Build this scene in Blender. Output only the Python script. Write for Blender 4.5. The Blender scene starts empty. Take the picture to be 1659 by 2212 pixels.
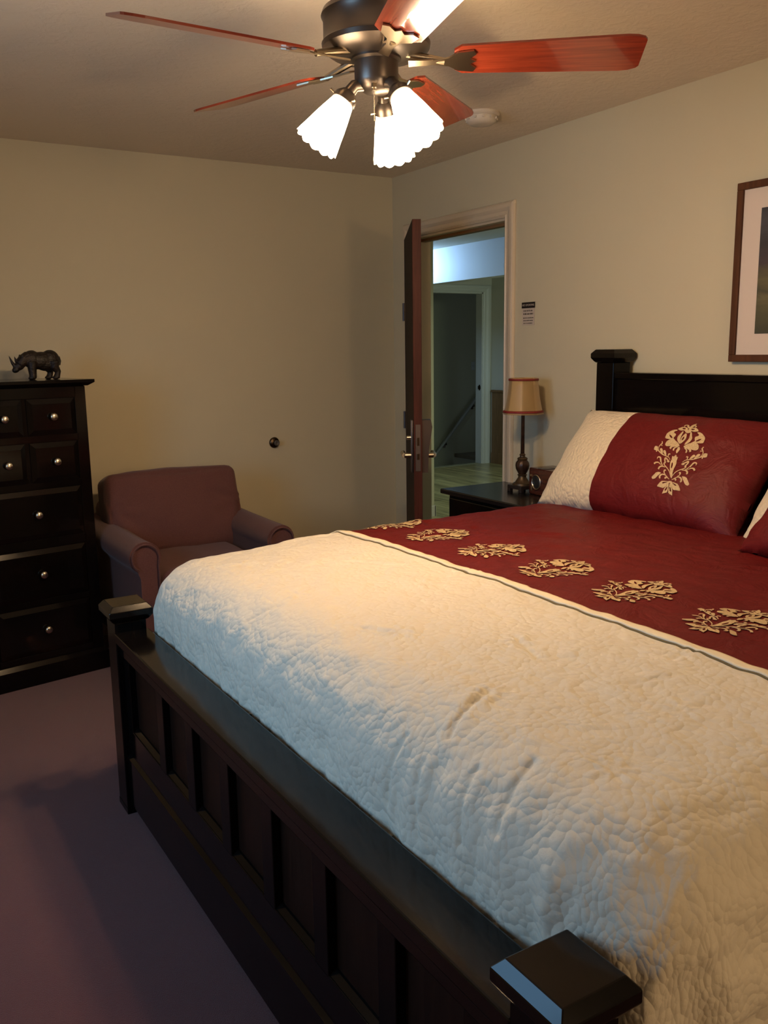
import bpy, bmesh, math, random
from math import sin, cos, pi, radians, hypot, exp, atan2
from mathutils import Vector, Matrix, noise
random.seed(4)
S = bpy.context.scene
COL = S.collection

# ------------------------------------------------------------------ camera
CAM = Vector((-2.8893, -4.5873, 1.4609))
YAW, PITCH, ROLL, FPX = radians(58.593), radians(10.414), radians(-0.831), 1913.1
Fv = Vector((cos(PITCH)*cos(YAW), cos(PITCH)*sin(YAW), -sin(PITCH)))
Rv = Vector((sin(YAW), -cos(YAW), 0)); Uv = Rv.cross(Fv)
Rr = Rv*cos(ROLL) + Uv*sin(ROLL); Ur = -Rv*sin(ROLL) + Uv*cos(ROLL)
cd = bpy.data.cameras.new('camera'); co = bpy.data.objects.new('camera', cd); COL.objects.link(co)
cd.sensor_fit = 'HORIZONTAL'; cd.sensor_width = 36; cd.lens = FPX/1659*36
cd.clip_start = .05; cd.clip_end = 60
co.matrix_world = Matrix(((Rr.x, Ur.x, -Fv.x, CAM.x), (Rr.y, Ur.y, -Fv.y, CAM.y), (Rr.z, Ur.z, -Fv.z, CAM.z), (0, 0, 0, 1)))
S.camera = co

# ------------------------------------------------------------------ light and exposure
S.view_settings.view_transform = 'Standard'; S.view_settings.look = 'None'
S.view_settings.gamma = 1; S.view_settings.use_curve_mapping = False
S.view_settings.exposure = 0.0
w = bpy.data.worlds.new('world'); S.world = w; w.use_nodes = True
w.node_tree.nodes['Background'].inputs[0].default_value = (.55, .72, 1, 1)
w.node_tree.nodes['Background'].inputs[1].default_value = .3
WARM = (1, .66, .36)
SHADE_E = 26.0        # glow of each glass shade
BULB_W = 16.0          # watts of each bulb
def area(name, loc, aim, sx, sy, watts, col, spread=pi):
    l = bpy.data.lights.new(name, 'AREA'); l.shape = 'RECTANGLE'; l.size = sx; l.size_y = sy
    l.energy = watts; l.color = col; l.spread = spread
    o = bpy.data.objects.new(name, l); COL.objects.link(o); o.location = loc
    o.rotation_euler = (Vector(aim)-Vector(loc)).to_track_quat('-Z', 'Y').to_euler()
    return o
area('window_daylight', (-4.06, -2.6, 1.45), (-3.0, -2.7, 1.2), 1.3, 1.1, 24, (.30, .62, 1), radians(150))
area('hall_daylight', (1.95, 3.42, 2.27), (2.38, 3.12, 2.27), .22, .16, 17, (.36, .62, 1))
area('hall_fill', (3.3, .2, 2.40), (3.3, 1.2, 0), 1.2, 1.6, 62, (.78, 1, .92))  # unseen fill under the closed hall ceiling, added to brighten hall and floor
area('lamp_behind_viewer', (-1.3, -5.75, 1.5), (-1.5, -4.0, .8), .35, .35, 14, (1, .66, .36))

# ------------------------------------------------------------------ node helpers
MATS = {}
def mat(name, col, rough=.6, metal=0, spec=.5, emit=None, estr=0, sheen=0, coat=0, build=None):
    if name in MATS: return MATS[name]
    m = bpy.data.materials.new(name); m.use_nodes = True; nt = m.node_tree
    b = nt.nodes['Principled BSDF']; b.inputs['Base Color'].default_value = (*col, 1)
    b.inputs['Roughness'].default_value = rough; b.inputs['Metallic'].default_value = metal
    b.inputs['Specular IOR Level'].default_value = spec
    b.inputs['Sheen Weight'].default_value = sheen; b.inputs['Coat Weight'].default_value = coat
    if emit: b.inputs['Emission Color'].default_value = (*emit, 1); b.inputs['Emission Strength'].default_value = estr
    if build: build(nt, b)
    MATS[name] = m; return m
def N(nt, t, **k):
    n = nt.nodes.new(t)
    for a, v in k.items(): setattr(n, a, v)
    return n
def coords(nt, kind='Object', scale=(1, 1, 1), rot=(0, 0, 0)):
    tc = N(nt, 'ShaderNodeTexCoord'); mp = N(nt, 'ShaderNodeMapping')
    mp.inputs['Scale'].default_value = scale; mp.inputs['Rotation'].default_value = rot
    nt.links.new(tc.outputs[kind], mp.inputs[0]); return mp.outputs[0]
def noise_tex(nt, vec, scale, detail=3, rough=.5, dist=0):
    n = N(nt, 'ShaderNodeTexNoise'); n.inputs['Scale'].default_value = scale
    n.inputs['Detail'].default_value = detail; n.inputs['Roughness'].default_value = rough; n.inputs['Distortion'].default_value = dist
    nt.links.new(vec, n.inputs['Vector']); return n.outputs['Fac']
def ramp(nt, fac, stops):
    r = N(nt, 'ShaderNodeValToRGB'); e = r.color_ramp.elements
    while len(e) < len(stops): e.new(.5)
    for q, (p, c) in zip(e, stops): q.position = p; q.color = (*c, 1)
    nt.links.new(fac, r.inputs[0]); return r.outputs[0]
def bump(nt, b, fac, strength, dist, prev=None):
    n = N(nt, 'ShaderNodeBump'); n.inputs['Strength'].default_value = strength; n.inputs['Distance'].default_value = dist
    nt.links.new(fac, n.inputs['Height'])
    if prev: nt.links.new(prev, n.inputs['Normal'])
    nt.links.new(n.outputs[0], b.inputs['Normal']); return n.outputs[0]
def mathn(nt, op, a, b=None, v=None):
    n = N(nt, 'ShaderNodeMath', operation=op); nt.links.new(a, n.inputs[0])
    if b is not None: nt.links.new(b, n.inputs[1])
    if v is not None: n.inputs[1].default_value = v
    return n.outputs[0]

def b_noise(scale, strength, dist, c0=None, c1=None, cs=4, detail=3):
    def f(nt, b):
        v = coords(nt)
        bump(nt, b, noise_tex(nt, v, scale, detail), strength, dist)
        if c0: nt.links.new(ramp(nt, noise_tex(nt, v, cs, 3), [(.35, c0), (.65, c1)]), b.inputs['Base Color'])
    return f
def b_ceiling(nt, b):
    v = coords(nt)
    a = noise_tex(nt, v, 26, 4, .6, .6); c = noise_tex(nt, v, 90, 2)
    r = ramp(nt, a, [(.42, (0, 0, 0)), (.6, (1, 1, 1))])
    p = bump(nt, b, r, .22, .005); bump(nt, b, c, .2, .002, p)
def b_grain(c0, c1, axis=2, sc=9, stretch=14, strength=.12):
    def f(nt, b):
        s = [sc*2.4]*3; s[axis] = sc*2.4/stretch
        v = coords(nt, scale=tuple(s)); n = noise_tex(nt, v, 3, 5, .6, .8)
        nt.links.new(ramp(nt, n, [(.3, c0), (.7, c1)]), b.inputs['Base Color'])
        bump(nt, b, n, strength, .002)
    return f
def b_carpet(nt, b):
    v = coords(nt); n = noise_tex(nt, v, 420, 2, .7); m2 = noise_tex(nt, v, 3.2, 3)
    c = ramp(nt, n, [(.3, (.088, .023, .025)), (.7, (.165, .052, .055))])
    mx = N(nt, 'ShaderNodeMix', data_type='RGBA', blend_type='MULTIPLY'); mx.inputs[0].default_value = .35
    nt.links.new(c, mx.inputs[6]); nt.links.new(ramp(nt, m2, [(.35, (.7, .7, .7)), (.65, (1, 1, 1))]), mx.inputs[7])
    nt.links.new(mx.outputs[2], b.inputs['Base Color'])
    bump(nt, b, n, .8, .006)
def b_laminate(nt, b):
    v = coords(nt, rot=(0, 0, pi/2))
    br = N(nt, 'ShaderNodeTexBrick'); br.inputs['Scale'].default_value = 1
    br.inputs['Brick Width'].default_value = 1.2; br.inputs['Row Height'].default_value = .13
    br.inputs['Mortar Size'].default_value = .003; br.offset = .37
    br.inputs['Color1'].default_value = (.62, .52, .22, 1); br.inputs['Color2'].default_value = (.36, .30, .12, 1)
    br.inputs['Mortar'].default_value = (.08, .06, .03, 1)
    nt.links.new(v, br.inputs['Vector'])
    v2 = coords(nt, scale=(9, .7, 1)); n = noise_tex(nt, v2, 1.5, 5, .65, .8)
    mx = N(nt, 'ShaderNodeMix', data_type='RGBA', blend_type='MULTIPLY'); mx.inputs[0].default_value = .8
    nt.links.new(br.outputs['Color'], mx.inputs[6]); nt.links.new(ramp(nt, n, [(.35, (.3, .27, .22)), (.6, (1, 1, 1))]), mx.inputs[7])
    nt.links.new(mx.outputs[2], b.inputs['Base Color'])
def quilt_height(nt, cell=28, pw=.9):
    v = coords(nt, 'UV'); 
    nz = N(nt, 'ShaderNodeTexNoise'); nz.inputs['Scale'].default_value = 9; nz.inputs['Detail'].default_value = 2
    nt.links.new(v, nz.inputs['Vector'])
    mm = N(nt, 'ShaderNodeVectorMath', operation='SCALE'); mm.inputs[3].default_value = .055
    nt.links.new(nz.outputs['Color'], mm.inputs[0])
    ad = N(nt, 'ShaderNodeVectorMath', operation='ADD'); nt.links.new(v, ad.inputs[0]); nt.links.new(mm.outputs[0], ad.inputs[1])
    vo = N(nt, 'ShaderNodeTexVoronoi', feature='SMOOTH_F1'); vo.inputs['Scale'].default_value = cell; vo.inputs['Smoothness'].default_value = .15
    nt.links.new(ad.outputs[0], vo.inputs['Vector'])
    sq = mathn(nt, 'MULTIPLY', vo.outputs['Distance'], vo.outputs['Distance'])
    vb = N(nt, 'ShaderNodeTexVoronoi', feature='F1'); vb.inputs['Scale'].default_value = cell*.36
    nt.links.new(ad.outputs[0], vb.inputs['Vector'])
    s = mathn(nt, 'ADD', mathn(nt, 'MULTIPLY', sq, v=-1.5), mathn(nt, 'MULTIPLY', vb.outputs['Distance'], v=-.22))
    n2 = noise_tex(nt, v, 60, 3, .6, .8)
    return mathn(nt, 'ADD', s, mathn(nt, 'MULTIPLY', n2, v=.45)), v
def b_quilt(st, d, cell=28):
    def f(nt, b):
        h, v = quilt_height(nt, cell); bump(nt, b, h, st, d)
    return f
def b_silk(nt, b):
    v = coords(nt, 'UV', scale=(14, 150, 1)); n = noise_tex(nt, v, 1.6, 4, .65, .3)
    v2 = coords(nt, 'UV'); m2 = noise_tex(nt, v2, 11, 3, .6, 1.5)
    nt.links.new(ramp(nt, n, [(.25, (.095, .0045, .0050)), (.75, (.135, .0072, .0072))]), b.inputs['Base Color'])
    p = bump(nt, b, m2, .35, .02); bump(nt, b, n, .12, .003, p)
def b_threads(c0, c1):
    def f(nt, b):
        v = coords(nt, scale=(300, 300, 300)); n = noise_tex(nt, v, 1, 2)
        nt.links.new(ramp(nt, n, [(.35, c0), (.65, c1)]), b.inputs['Base Color']); bump(nt, b, n, .4, .001)
    return f
def b_painting(nt, b):
    v = coords(nt, 'Generated'); sp = N(nt, 'ShaderNodeSeparateXYZ'); nt.links.new(v, sp.inputs[0])
    v2 = coords(nt, scale=(1, 2.5, 9)); n = noise_tex(nt, v2, 2.2, 5, .6, 1.0)
    z = mathn(nt, 'ADD', sp.outputs['Z'], mathn(nt, 'MULTIPLY', mathn(nt, 'SUBTRACT', n, v=.5), v=.22))
    nt.links.new(ramp(nt, z, [(0, (.035, .036, .018)), (.18, (.07, .065, .028)), (.27, (.115, .10, .045)), (.33, (.05, .045, .022)),
        (.42, (.10, .085, .035)), (.5, (.06, .05, .028)), (.55, (.038, .025, .032)), (.72, (.02, .019, .026)), (.9, (.045, .045, .055)), (1, (.02, .02, .025))]), b.inputs['Base Color'])

PAINT = mat('wall_paint', (.59, .53, .375), .75, spec=.25, build=b_noise(160, .12, .002))
CEILP = mat('ceiling_texture', (.78, .68, .54), .9, spec=.1, build=b_ceiling)
TRIM = mat('trim_paint', (.62, .52, .38), .35, build=b_noise(60, .03, .001))
CARPET = mat('carpet', (.15, .06, .07), .95, spec=.1, sheen=.25, build=b_carpet)
ESP = mat('espresso_wood', (.005, .004, .0035), .12, spec=.27, build=b_grain((.003, .0024, .0022), (.006, .0042, .0035), 1, strength=.02))
ESPV = mat('espresso_wood_upright', (.005, .004, .003), .17, spec=.14, build=b_grain((.003, .0024, .0022), (.006, .0042, .0035), 2, strength=.02))
ESPP = mat('espresso_panel', (.02, .010, .007), .4, spec=.15, build=b_grain((.010, .0045, .003), (.018, .008, .005), 2, strength=.06))
QUILT = mat('cream_quilt', (.70, .64, .51), .85, spec=.15, sheen=.2, build=b_quilt(.30, .009, 66))
QUILTP = mat('cream_quilt_sham', (.74, .62, .43), .85, spec=.15, sheen=.2, build=b_quilt(.42, .008, 70))
SILK = mat('burgundy_silk', (.2, .01, .01), .55, spec=.22, build=b_silk)
THREAD = mat('gold_embroidery', (.5, .36, .2), .55, spec=.3, build=b_threads((.48, .34, .17), (.66, .49, .27)))
PIPING = mat('olive_stitching', (.15, .105, .04), .8)
CREAM = mat('cream_band', (.80, .70, .50), .8)
CHAIRM = mat('mauve_upholstery', (.15, .055, .055), .9, spec=.12, sheen=.15, build=b_threads((.108, .046, .042), (.128, .056, .050)))
NICKEL = mat('brushed_nickel', (.80, .72, .58), .25, 1)
STEEL = mat('lock_steel', (.11, .09, .085), .4, .9)
BRONZE = mat('dark_bronze', (.10, .07, .045), .3, 1)
FANB = mat('fan_bronze', (.16, .13, .11), .35, .9)
BRASS = mat('blade_iron_metal', (.45, .36, .25), .3, 1)
CHERRY = mat('cherry_blade', (.22, .03, .015), .16, coat=.6, build=b_grain((.20, .026, .013), (.36, .055, .022), 0, strength=.02))
GLASSW = mat('lit_frosted_glass', (.9, .85, .75), .4, emit=(1, .74, .46), estr=SHADE_E)
BULBM = mat('lit_bulb', (1, .9, .8), .4, emit=(1, .80, .55), estr=40)
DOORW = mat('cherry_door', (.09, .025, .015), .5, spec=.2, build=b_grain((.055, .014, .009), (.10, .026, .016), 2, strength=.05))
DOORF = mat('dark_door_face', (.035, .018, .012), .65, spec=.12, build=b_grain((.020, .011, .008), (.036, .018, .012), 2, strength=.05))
WHITEP = mat('white_plastic', (.62, .56, .47), .5)
LEATHERB = mat('black_resin', (.022, .013, .009), .5, spec=.4, build=b_noise(120, .7, .004, (.006, .004, .003), (.018, .010, .007), 30))
HALLP = mat('hall_paint', (.56, .54, .45), .7, spec=.2)
HALLY = mat('hall_paint_cream', (.60, .50, .30), .7, spec=.2)
STAIRP = mat('stair_paint', (.27, .26, .16), .8, spec=.2)
LAM = mat('laminate_floor', (.4, .3, .12), .28, spec=.5, build=b_laminate)
OAK = mat('oak_wainscot', (.22, .11, .04), .5, build=b_grain((.15, .075, .028), (.25, .13, .05), 2))

# ------------------------------------------------------------------ object helpers
def empty(name, loc, label, cat, rz=0, group=None, kind=None):
    o = bpy.data.objects.new(name, None); COL.objects.link(o); o.location = loc; o.rotation_euler = (0, 0, rz)
    o.empty_display_size = .05
    return tag(o, label, cat, group, kind)
def tag(o, label=None, cat=None, group=None, kind=None):
    if label: o['label'] = label
    if cat: o['category'] = cat
    if group: o['group'] = group
    if kind: o['kind'] = kind
    return o
def obj(name, bm, m, parent=None, smooth=False, loc=None):
    me = bpy.data.meshes.new(name); bmesh.ops.recalc_face_normals(bm, faces=bm.faces) if not getattr(bm, 'keep', False) and name not in ('x',) else None
    bm.to_mesh(me); bm.free()
    for mm in (m if isinstance(m, (list, tuple)) else [m]): me.materials.append(mm)
    if smooth: 
        for p in me.polygons: p.use_smooth = True
    o = bpy.data.objects.new(name, me); COL.objects.link(o)
    if parent: o.parent = parent
    if loc: o.location = loc
    return o
def autosmooth(o, ang=35):
    me = o.data; me.update()
    bm = bmesh.new(); bm.from_mesh(me)
    for f in bm.faces: f.smooth = True
    for e in bm.edges:
        if len(e.link_faces) == 2 and e.calc_face_angle(0) > radians(ang): e.smooth = False
    bm.to_mesh(me); bm.free(); return o
def BM(): return bmesh.new()
def box(bm, x0, x1, y0, y1, z0, z1, bev=0, seg=2, M=None, mi=0):
    r = bmesh.ops.create_cube(bm, size=1); vs = r['verts']
    for v in vs: v.co = Vector(((x0+x1)/2+v.co.x*(x1-x0), (y0+y1)/2+v.co.y*(y1-y0), (z0+z1)/2+v.co.z*(z1-z0)))
    fs = list({f for v in vs for f in v.link_faces})
    for f in fs: f.material_index = mi
    if bev:
        es = list({e for v in vs for e in v.link_edges})
        rr = bmesh.ops.bevel(bm, geom=es, offset=bev, segments=seg, affect='EDGES', profile=.5)
        vs = list({v for f in rr['faces'] for v in f.verts} | {v for v in vs if v.is_valid})
    if M is not None: bmesh.ops.transform(bm, matrix=M, verts=[v for v in vs if v.is_valid])
    return vs
def prism(bm, pts, d0, d1, plane='xy', M=None):
    """extrude polygon pts; plane gives the two axes of pts, third axis runs d0..d1"""
    def P(a, b, c): return {'xy': (a, b, c), 'xz': (a, c, b), 'yz': (c, a, b)}[plane]
    A = [bm.verts.new(P(a, b, d0)) for a, b in pts]; B = [bm.verts.new(P(a, b, d1)) for a, b in pts]
    n = len(pts); bm.faces.new(A); bm.faces.new(B[::-1])
    for i in range(n): bm.faces.new((A[i], A[(i+1) % n], B[(i+1) % n], B[i]))
    if M is not None: bmesh.ops.transform(bm, matrix=M, verts=A+B)
    return A+B
def lathe(bm, prof, seg=32, M=None, cap=True, rmod=None):
    rings = []
    for r, z in prof:
        if r < 1e-5: rings.append([bm.verts.new((0, 0, z))]); continue
        ring = []
        for i in range(seg):
            a = 2*pi*i/seg; k = rmod(a, r, z) if rmod else 1
            ring.append(bm.verts.new((r*k*cos(a), r*k*sin(a), z)))
        rings.append(ring)
    for A, B in zip(rings, rings[1:]):
        if len(A) == 1 and len(B) == 1: continue
        for i in range(seg):
            j = (i+1) % seg
            if len(A) == 1: bm.faces.new((A[0], B[j], B[i]))
            elif len(B) == 1: bm.faces.new((A[i], A[j], B[0]))
            else: bm.faces.new((A[i], A[j], B[j], B[i]))
    if cap:
        for rg in (rings[0], rings[-1]):
            if len(rg) > 2: bm.faces.new(rg)
    vs = [v for r in rings for v in r]
    if M is not None: bmesh.ops.transform(bm, matrix=M, verts=vs)
    return vs
def tube(bm, pts, r, seg=10, cap=True):
    pts = [Vector(p) for p in pts]; rings = []; up = None
    for i, p in enumerate(pts):
        t = (pts[min(i+1, len(pts)-1)]-pts[max(i-1, 0)]).normalized()
        if up is None: up = t.orthogonal().normalized()
        up = (up - t*up.dot(t)).normalized(); s = t.cross(up)
        rr = r[i] if isinstance(r, (list, tuple)) else r
        rings.append([bm.verts.new(p+(up*cos(2*pi*k/seg)+s*sin(2*pi*k/seg))*rr) for k in range(seg)])
    for A, B in zip(rings, rings[1:]):
        for k in range(seg): bm.faces.new((A[k], A[(k+1) % seg], B[(k+1) % seg], B[k]))
    if cap: bm.faces.new(rings[0]); bm.faces.new(rings[-1])
def sphere(bm, c, r, sc=(1, 1, 1), M=None, seg=24):
    v = bmesh.ops.create_uvsphere(bm, u_segments=seg, v_segments=seg//2, radius=r)['verts']
    for q in v: q.co = Vector((q.co.x*sc[0]+c[0], q.co.y*sc[1]+c[1], q.co.z*sc[2]+c[2]))
    if M is not None: bmesh.ops.transform(bm, matrix=M, verts=v)
    return v
def RT(loc, rz=0, rx=0, ry=0):
    return Matrix.Translation(loc) @ Matrix.Rotation(rz, 4, 'Z') @ Matrix.Rotation(ry, 4, 'Y') @ Matrix.Rotation(rx, 4, 'X')
def bake(o):
    dg = bpy.context.evaluated_depsgraph_get(); me = bpy.data.meshes.new_from_object(o.evaluated_get(dg))
    o.modifiers.clear(); o.data = me; return o
def struct(name, bm, m, label=None, cat=None, smooth=False):
    o = obj(name, bm, m); o['kind'] = 'structure'
    if label: o['label'] = label; o['category'] = cat
    return o

# ================================================================== ROOM SHELL
H = 2.44; XL = -3.95; YF = -5.9; T = .12
DY0, DY1, DZ = -1.046, -.205, 2.086        # door opening in the right wall
b = BM(); box(b, XL-T, T, YF-T, T, -.05, 0); struct('floor', b, CARPET, 'plum wall-to-wall carpet of the bedroom', 'carpet')
b = BM(); box(b, XL-T, T, YF-T, T, H, H+.08); struct('ceiling', b, CEILP, 'textured beige bedroom ceiling', 'ceiling')
b = BM(); box(b, XL-T, T, 0, T, 0, H); struct('wall_back', b, PAINT, 'beige back wall behind armchair and chest of drawers', 'wall')
b = BM()
box(b, 0, T, YF, DY0, 0, H); box(b, 0, T, DY1, 0, 0, H); box(b, 0, T, DY0, DY1, DZ, H)
struct('wall_right', b, PAINT, 'beige wall with the doorway, picture and headboard', 'wall')
b = BM(); box(b, XL, 0, YF-T, YF, 0, H); struct('wall_front', b, PAINT, 'beige wall behind the viewer', 'wall')
WY0, WY1, WZ0, WZ1 = -3.25, -1.95, .9, 2.05
b = BM()
box(b, XL-T, XL, YF, WY0, 0, H); box(b, XL-T, XL, WY1, 0, 0, H); box(b, XL-T, XL, WY0, WY1, 0, WZ0); box(b, XL-T, XL, WY0, WY1, WZ1, H)
struct('wall_left', b, PAINT, 'beige wall with the window, left of the view', 'wall')
# window
win = empty('window_1', (XL-.06, (WY0+WY1)/2, WZ0), 'white framed window in the left wall', 'window', kind='structure')
b = BM(); hw = (WY1-WY0)/2; hh = WZ1-WZ0
for a in ((-hw, -hw+.05, 0, hh), (hw-.05, hw, 0, hh), (-hw, hw, 0, .05), (-hw, hw, hh-.05, hh), (-.02, .02, 0, hh)):
    box(b, -.03, .03, a[0], a[1], a[2], a[3])
obj('window_frame', b, TRIM, win)
def b_pane(nt, b_):
    o = nt.nodes['Material Output']; t = N(nt, 'ShaderNodeBsdfTransparent'); g = N(nt, 'ShaderNodeBsdfGlossy'); g.inputs['Roughness'].default_value = .02
    m_ = N(nt, 'ShaderNodeMixShader'); m_.inputs[0].default_value = .07
    nt.links.new(t.outputs[0], m_.inputs[1]); nt.links.new(g.outputs[0], m_.inputs[2]); nt.links.new(m_.outputs[0], o.inputs[0])
b = BM(); box(b, -.003, .003, -hw+.05, hw-.05, .05, hh-.05); obj('pane', b, mat('window_glass', (1, 1, 1), .05, build=b_pane), win)
# baseboards
def baseboard(name, x0, x1, y0, y1, label):
    b = BM(); box(b, x0, x1, y0, y1, 0, .085, .004); struct(name, b, TRIM, label, 'baseboard')
baseboard('baseboard_back', XL, -.012, -.012, 0, 'painted baseboard along the back wall')
baseboard('baseboard_right', -.012, 0, YF, DY0-.075, 'painted baseboard along the headboard wall')
baseboard('baseboard_left', XL, XL+.012, YF, 0, 'painted baseboard along the window wall')
# door casing: moulded profile (across width w, depth d)
def casing(bm, p0, p1, out, depth_dir=-1, w=.075):
    """p0->p1 inner edge in the x=0 plane (y,z); out = direction of width (dy,dz)"""
    prof = [(0, .010), (.010, .014), (.016, .010), (.030, .012), (.048, .019), (.062, .019), (.070, .015), (.075, .006)]
    A = []
    for (y, z), mit in ((p0, -1), (p1, 1)):
        row = []
        for u, d in prof: row.append((y, z, u, d))
        A.append(row)
    return prof
prof = [(0, 0), (0, .010), (.009, .015), (.015, .010), (.030, .012), (.046, .020), (.062, .020), (.070, .016), (.075, .006), (.075, 0)]
def sweep_casing(bm, X, y0, y1, zt, sgn=-1, zb=0):
    """U shaped door casing around opening y0<y1 up to zt, on plane x=X, protruding sgn"""
    rings = []
    for (y, z, sy, sz) in ((y0, zb, -1, 0), (y0, zt, -1, 1), (y1, zt, 1, 1), (y1, zb, 1, 0)):
        rings.append([bm.verts.new((X+sgn*d, y+sy*u, z+sz*u)) for u, d in prof])
    for A, B in zip(rings, rings[1:]):
        for i in range(len(prof)):
            j = (i+1) % len(prof); bm.faces.new((A[i], A[j], B[j], B[i]))
    bm.faces.new(rings[0]); bm.faces.new(rings[-1])
b = BM(); sweep_casing(b, 0, DY0, DY1, DZ); struct('trim_1', b, TRIM, 'cream moulded casing around the bedroom doorway', 'door casing')
b = BM()   # jamb lining
box(b, .001, T-.001, DY0, DY0+.012, 0, DZ); box(b, .001, T-.001, DY1-.012, DY1, 0, DZ); box(b, .001, T-.001, DY0, DY1, DZ-.012, DZ)
box(b, .05, .08, DY0+.012, DY0+.022, 0, DZ-.012)
struct('trim_2', b, TRIM, 'cream jamb lining of the bedroom doorway', 'door jamb')
b = BM(); box(b, .048, .085, DY0+.012, DY1-.012, DZ-.026, DZ-.012); struct('trim_3', b, mat('bare_wood', (.22, .12, .05), .6), 'bare wood stop under the doorway head', 'door stop')

# ================================================================== HALL
HX1 = 4.22; HY1 = 4.40
b = BM(); box(b, T, HX1+.1, -1.4, HY1, -.05, 0); struct('floor_hall', b, LAM, 'light wood laminate floor in the hallway', 'floor')
b = BM(); box(b, T, 5.2, -1.4, 5.6, H, H+.08); struct('ceiling_hall', b, HALLP, 'pale hallway ceiling', 'ceiling')
b = BM(); box(b, T, 1.5, 1.75, 5.5, 0, H); struct('wall_hall_left', b, HALLY, 'cream hallway partition just past the doorway', 'wall')
b = BM(); box(b, T, 1.512, 1.738, 1.75, 0, .10, .004); box(b, 1.5, 1.512, 1.738, 4.4, 0, .10); struct('baseboard_hall', b, TRIM, 'cream baseboard on the hallway partition', 'baseboard')
SX0, SX1, SZ = 3.15, 4.085, 2.135       # stair doorway
b = BM(); box(b, 1.5, SX0, HY1, HY1+T, 0, H); box(b, SX1, HX1, HY1, HY1+T, 0, H); box(b, SX0, SX1, HY1, HY1+T, SZ, H)
struct('wall_hall_back', b, HALLP, 'hallway end wall with the stair doorway', 'wall')
b = BM(); box(b, HX1, HX1+T, -1.4, HY1+T, 0, H); struct('wall_hall_right', b, HALLP, 'pale hallway wall above the wood wainscot', 'wall')
b = BM(); box(b, T, HX1, -1.5, -1.4, 0, H); struct('wall_hall_front', b, HALLP)
b = BM(); box(b, 2.38, 2.52, -1.4, HY1, 2.107, H); struct('ceiling_soffit', b, mat('soffit_paint', (.62, .64, .66), .6), 'dropped hallway soffit washed in blue light', 'soffit')
b = BM(); box(b, HX1-.02, HX1, -1.4, HY1-.045, 0, .93, .003); box(b, HX1-.03, HX1, -1.4, HY1-.045, 0, .14, .004); box(b, HX1-.035, HX1, -1.4, HY1-.04, .905, .935, .004)
struct('trim_4', b, OAK, 'brown wood wainscot low on the hallway wall', 'wainscot')
b = BM()
rings = []
for (x, z, sx, sz) in ((SX0, 0, -1, 0), (SX0, SZ, -1, 1), (SX1, SZ, 1, 1), (SX1, 0, 1, 0)):
    rings.append([b.verts.new((x+sx*u*1.6, HY1-d, z+sz*min(u*1.2, .09))) for u, d in prof])
for A, B in zip(rings, rings[1:]):
    for i in range(len(prof)): j = (i+1) % len(prof); b.faces.new((A[i], A[j], B[j], B[i]))
b.faces.new(rings[0]); b.faces.new(rings[-1])
box(b, SX1-.015, SX1, HY1, HY1+T, 0, SZ); box(b, SX0, SX1, HY1, HY1+T, SZ-.015, SZ)
struct('trim_5', b, mat('hall_trim', (.60, .60, .54), .4), 'white casing around the stairwell doorway', 'door casing')
b = BM(); box(b, SX1-.017, SX1-.015, HY1+.03, HY1+.055, .93, 1.0); box(b, SX1-.02, SX1-.016, HY1+.02, HY1+.07, .945, .985)
struct('strike_plate', b, BRONZE)
# stairwell
b = BM(); box(b, 1.5, 5.3, 5.5, 5.6, -2.5, H); struct('wall_stair_back', b, STAIRP, 'grey stairwell wall carrying the handrail', 'wall')
b = BM(); box(b, 5.2, 5.3, HY1, 5.5, -2.5, H); struct('wall_stair_right', b, STAIRP)
b = BM()
for i in range(9): box(b, 4.45-.27*(i+1), 4.45-.27*i, HY1+T, 5.5, -2.4, -.19*(i+1))
box(b, 4.45, 5.2, HY1+T, 5.5, -.05, 0)
struct('floor_stairs', b, mat('stair_tread', (.16, .13, .08), .6), 'stair treads going down behind the far doorway', 'stairs')
b = BM(); box(b, 1.5, 4.45, HY1+.05, HY1+T, -2.5, 0); struct('wall_stair_front', b, STAIRP)
hr = empty('handrail', (4.5, 5.43, .47), 'sloping handrail going down the grey stairwell wall', 'handrail')
b = BM(); tube(b, [(.60, 0, .64), (-1.1, 0, -1.17)], .021, 12); obj('rail', b, mat('rail_wood', (.24, .24, .19), .5), hr, True)
for k, q in enumerate((.22, -.26, -.8)):
    b = BM(); tube(b, [(q, 0, q*1.065-.0), (q+.03, .01, q*1.065-.05), (q+.03, .065, q*1.065-.06)], .008, 8)
    box(b, q+.012, q+.048, .058, .068, q*1.065-.095, q*1.065-.03); obj('bracket', b, BRONZE, hr)
b = BM(); box(b, 4.735, 4.80, 5.494, 5.5, 1.155, 1.27, .002)
box(b, 4.762, 4.773, 5.486, 5.494, 1.2, 1.225)
tag(obj('light_switch', b, mat('switch_plate', (.26, .27, .22), .5)), 'small pale switch plate on the stairwell wall', 'light switch')

# ================================================================== OPEN DOOR
dd = Vector((-.413, -.711, 0)).normalized(); nn = Vector((.8646, -.5023, 0))
drz = atan2(dd.y, dd.x)
door = empty('door_1', (-.045, -.19, 0), 'dark cherry wood bedroom door standing open', 'door', drz, kind='structure')
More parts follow.
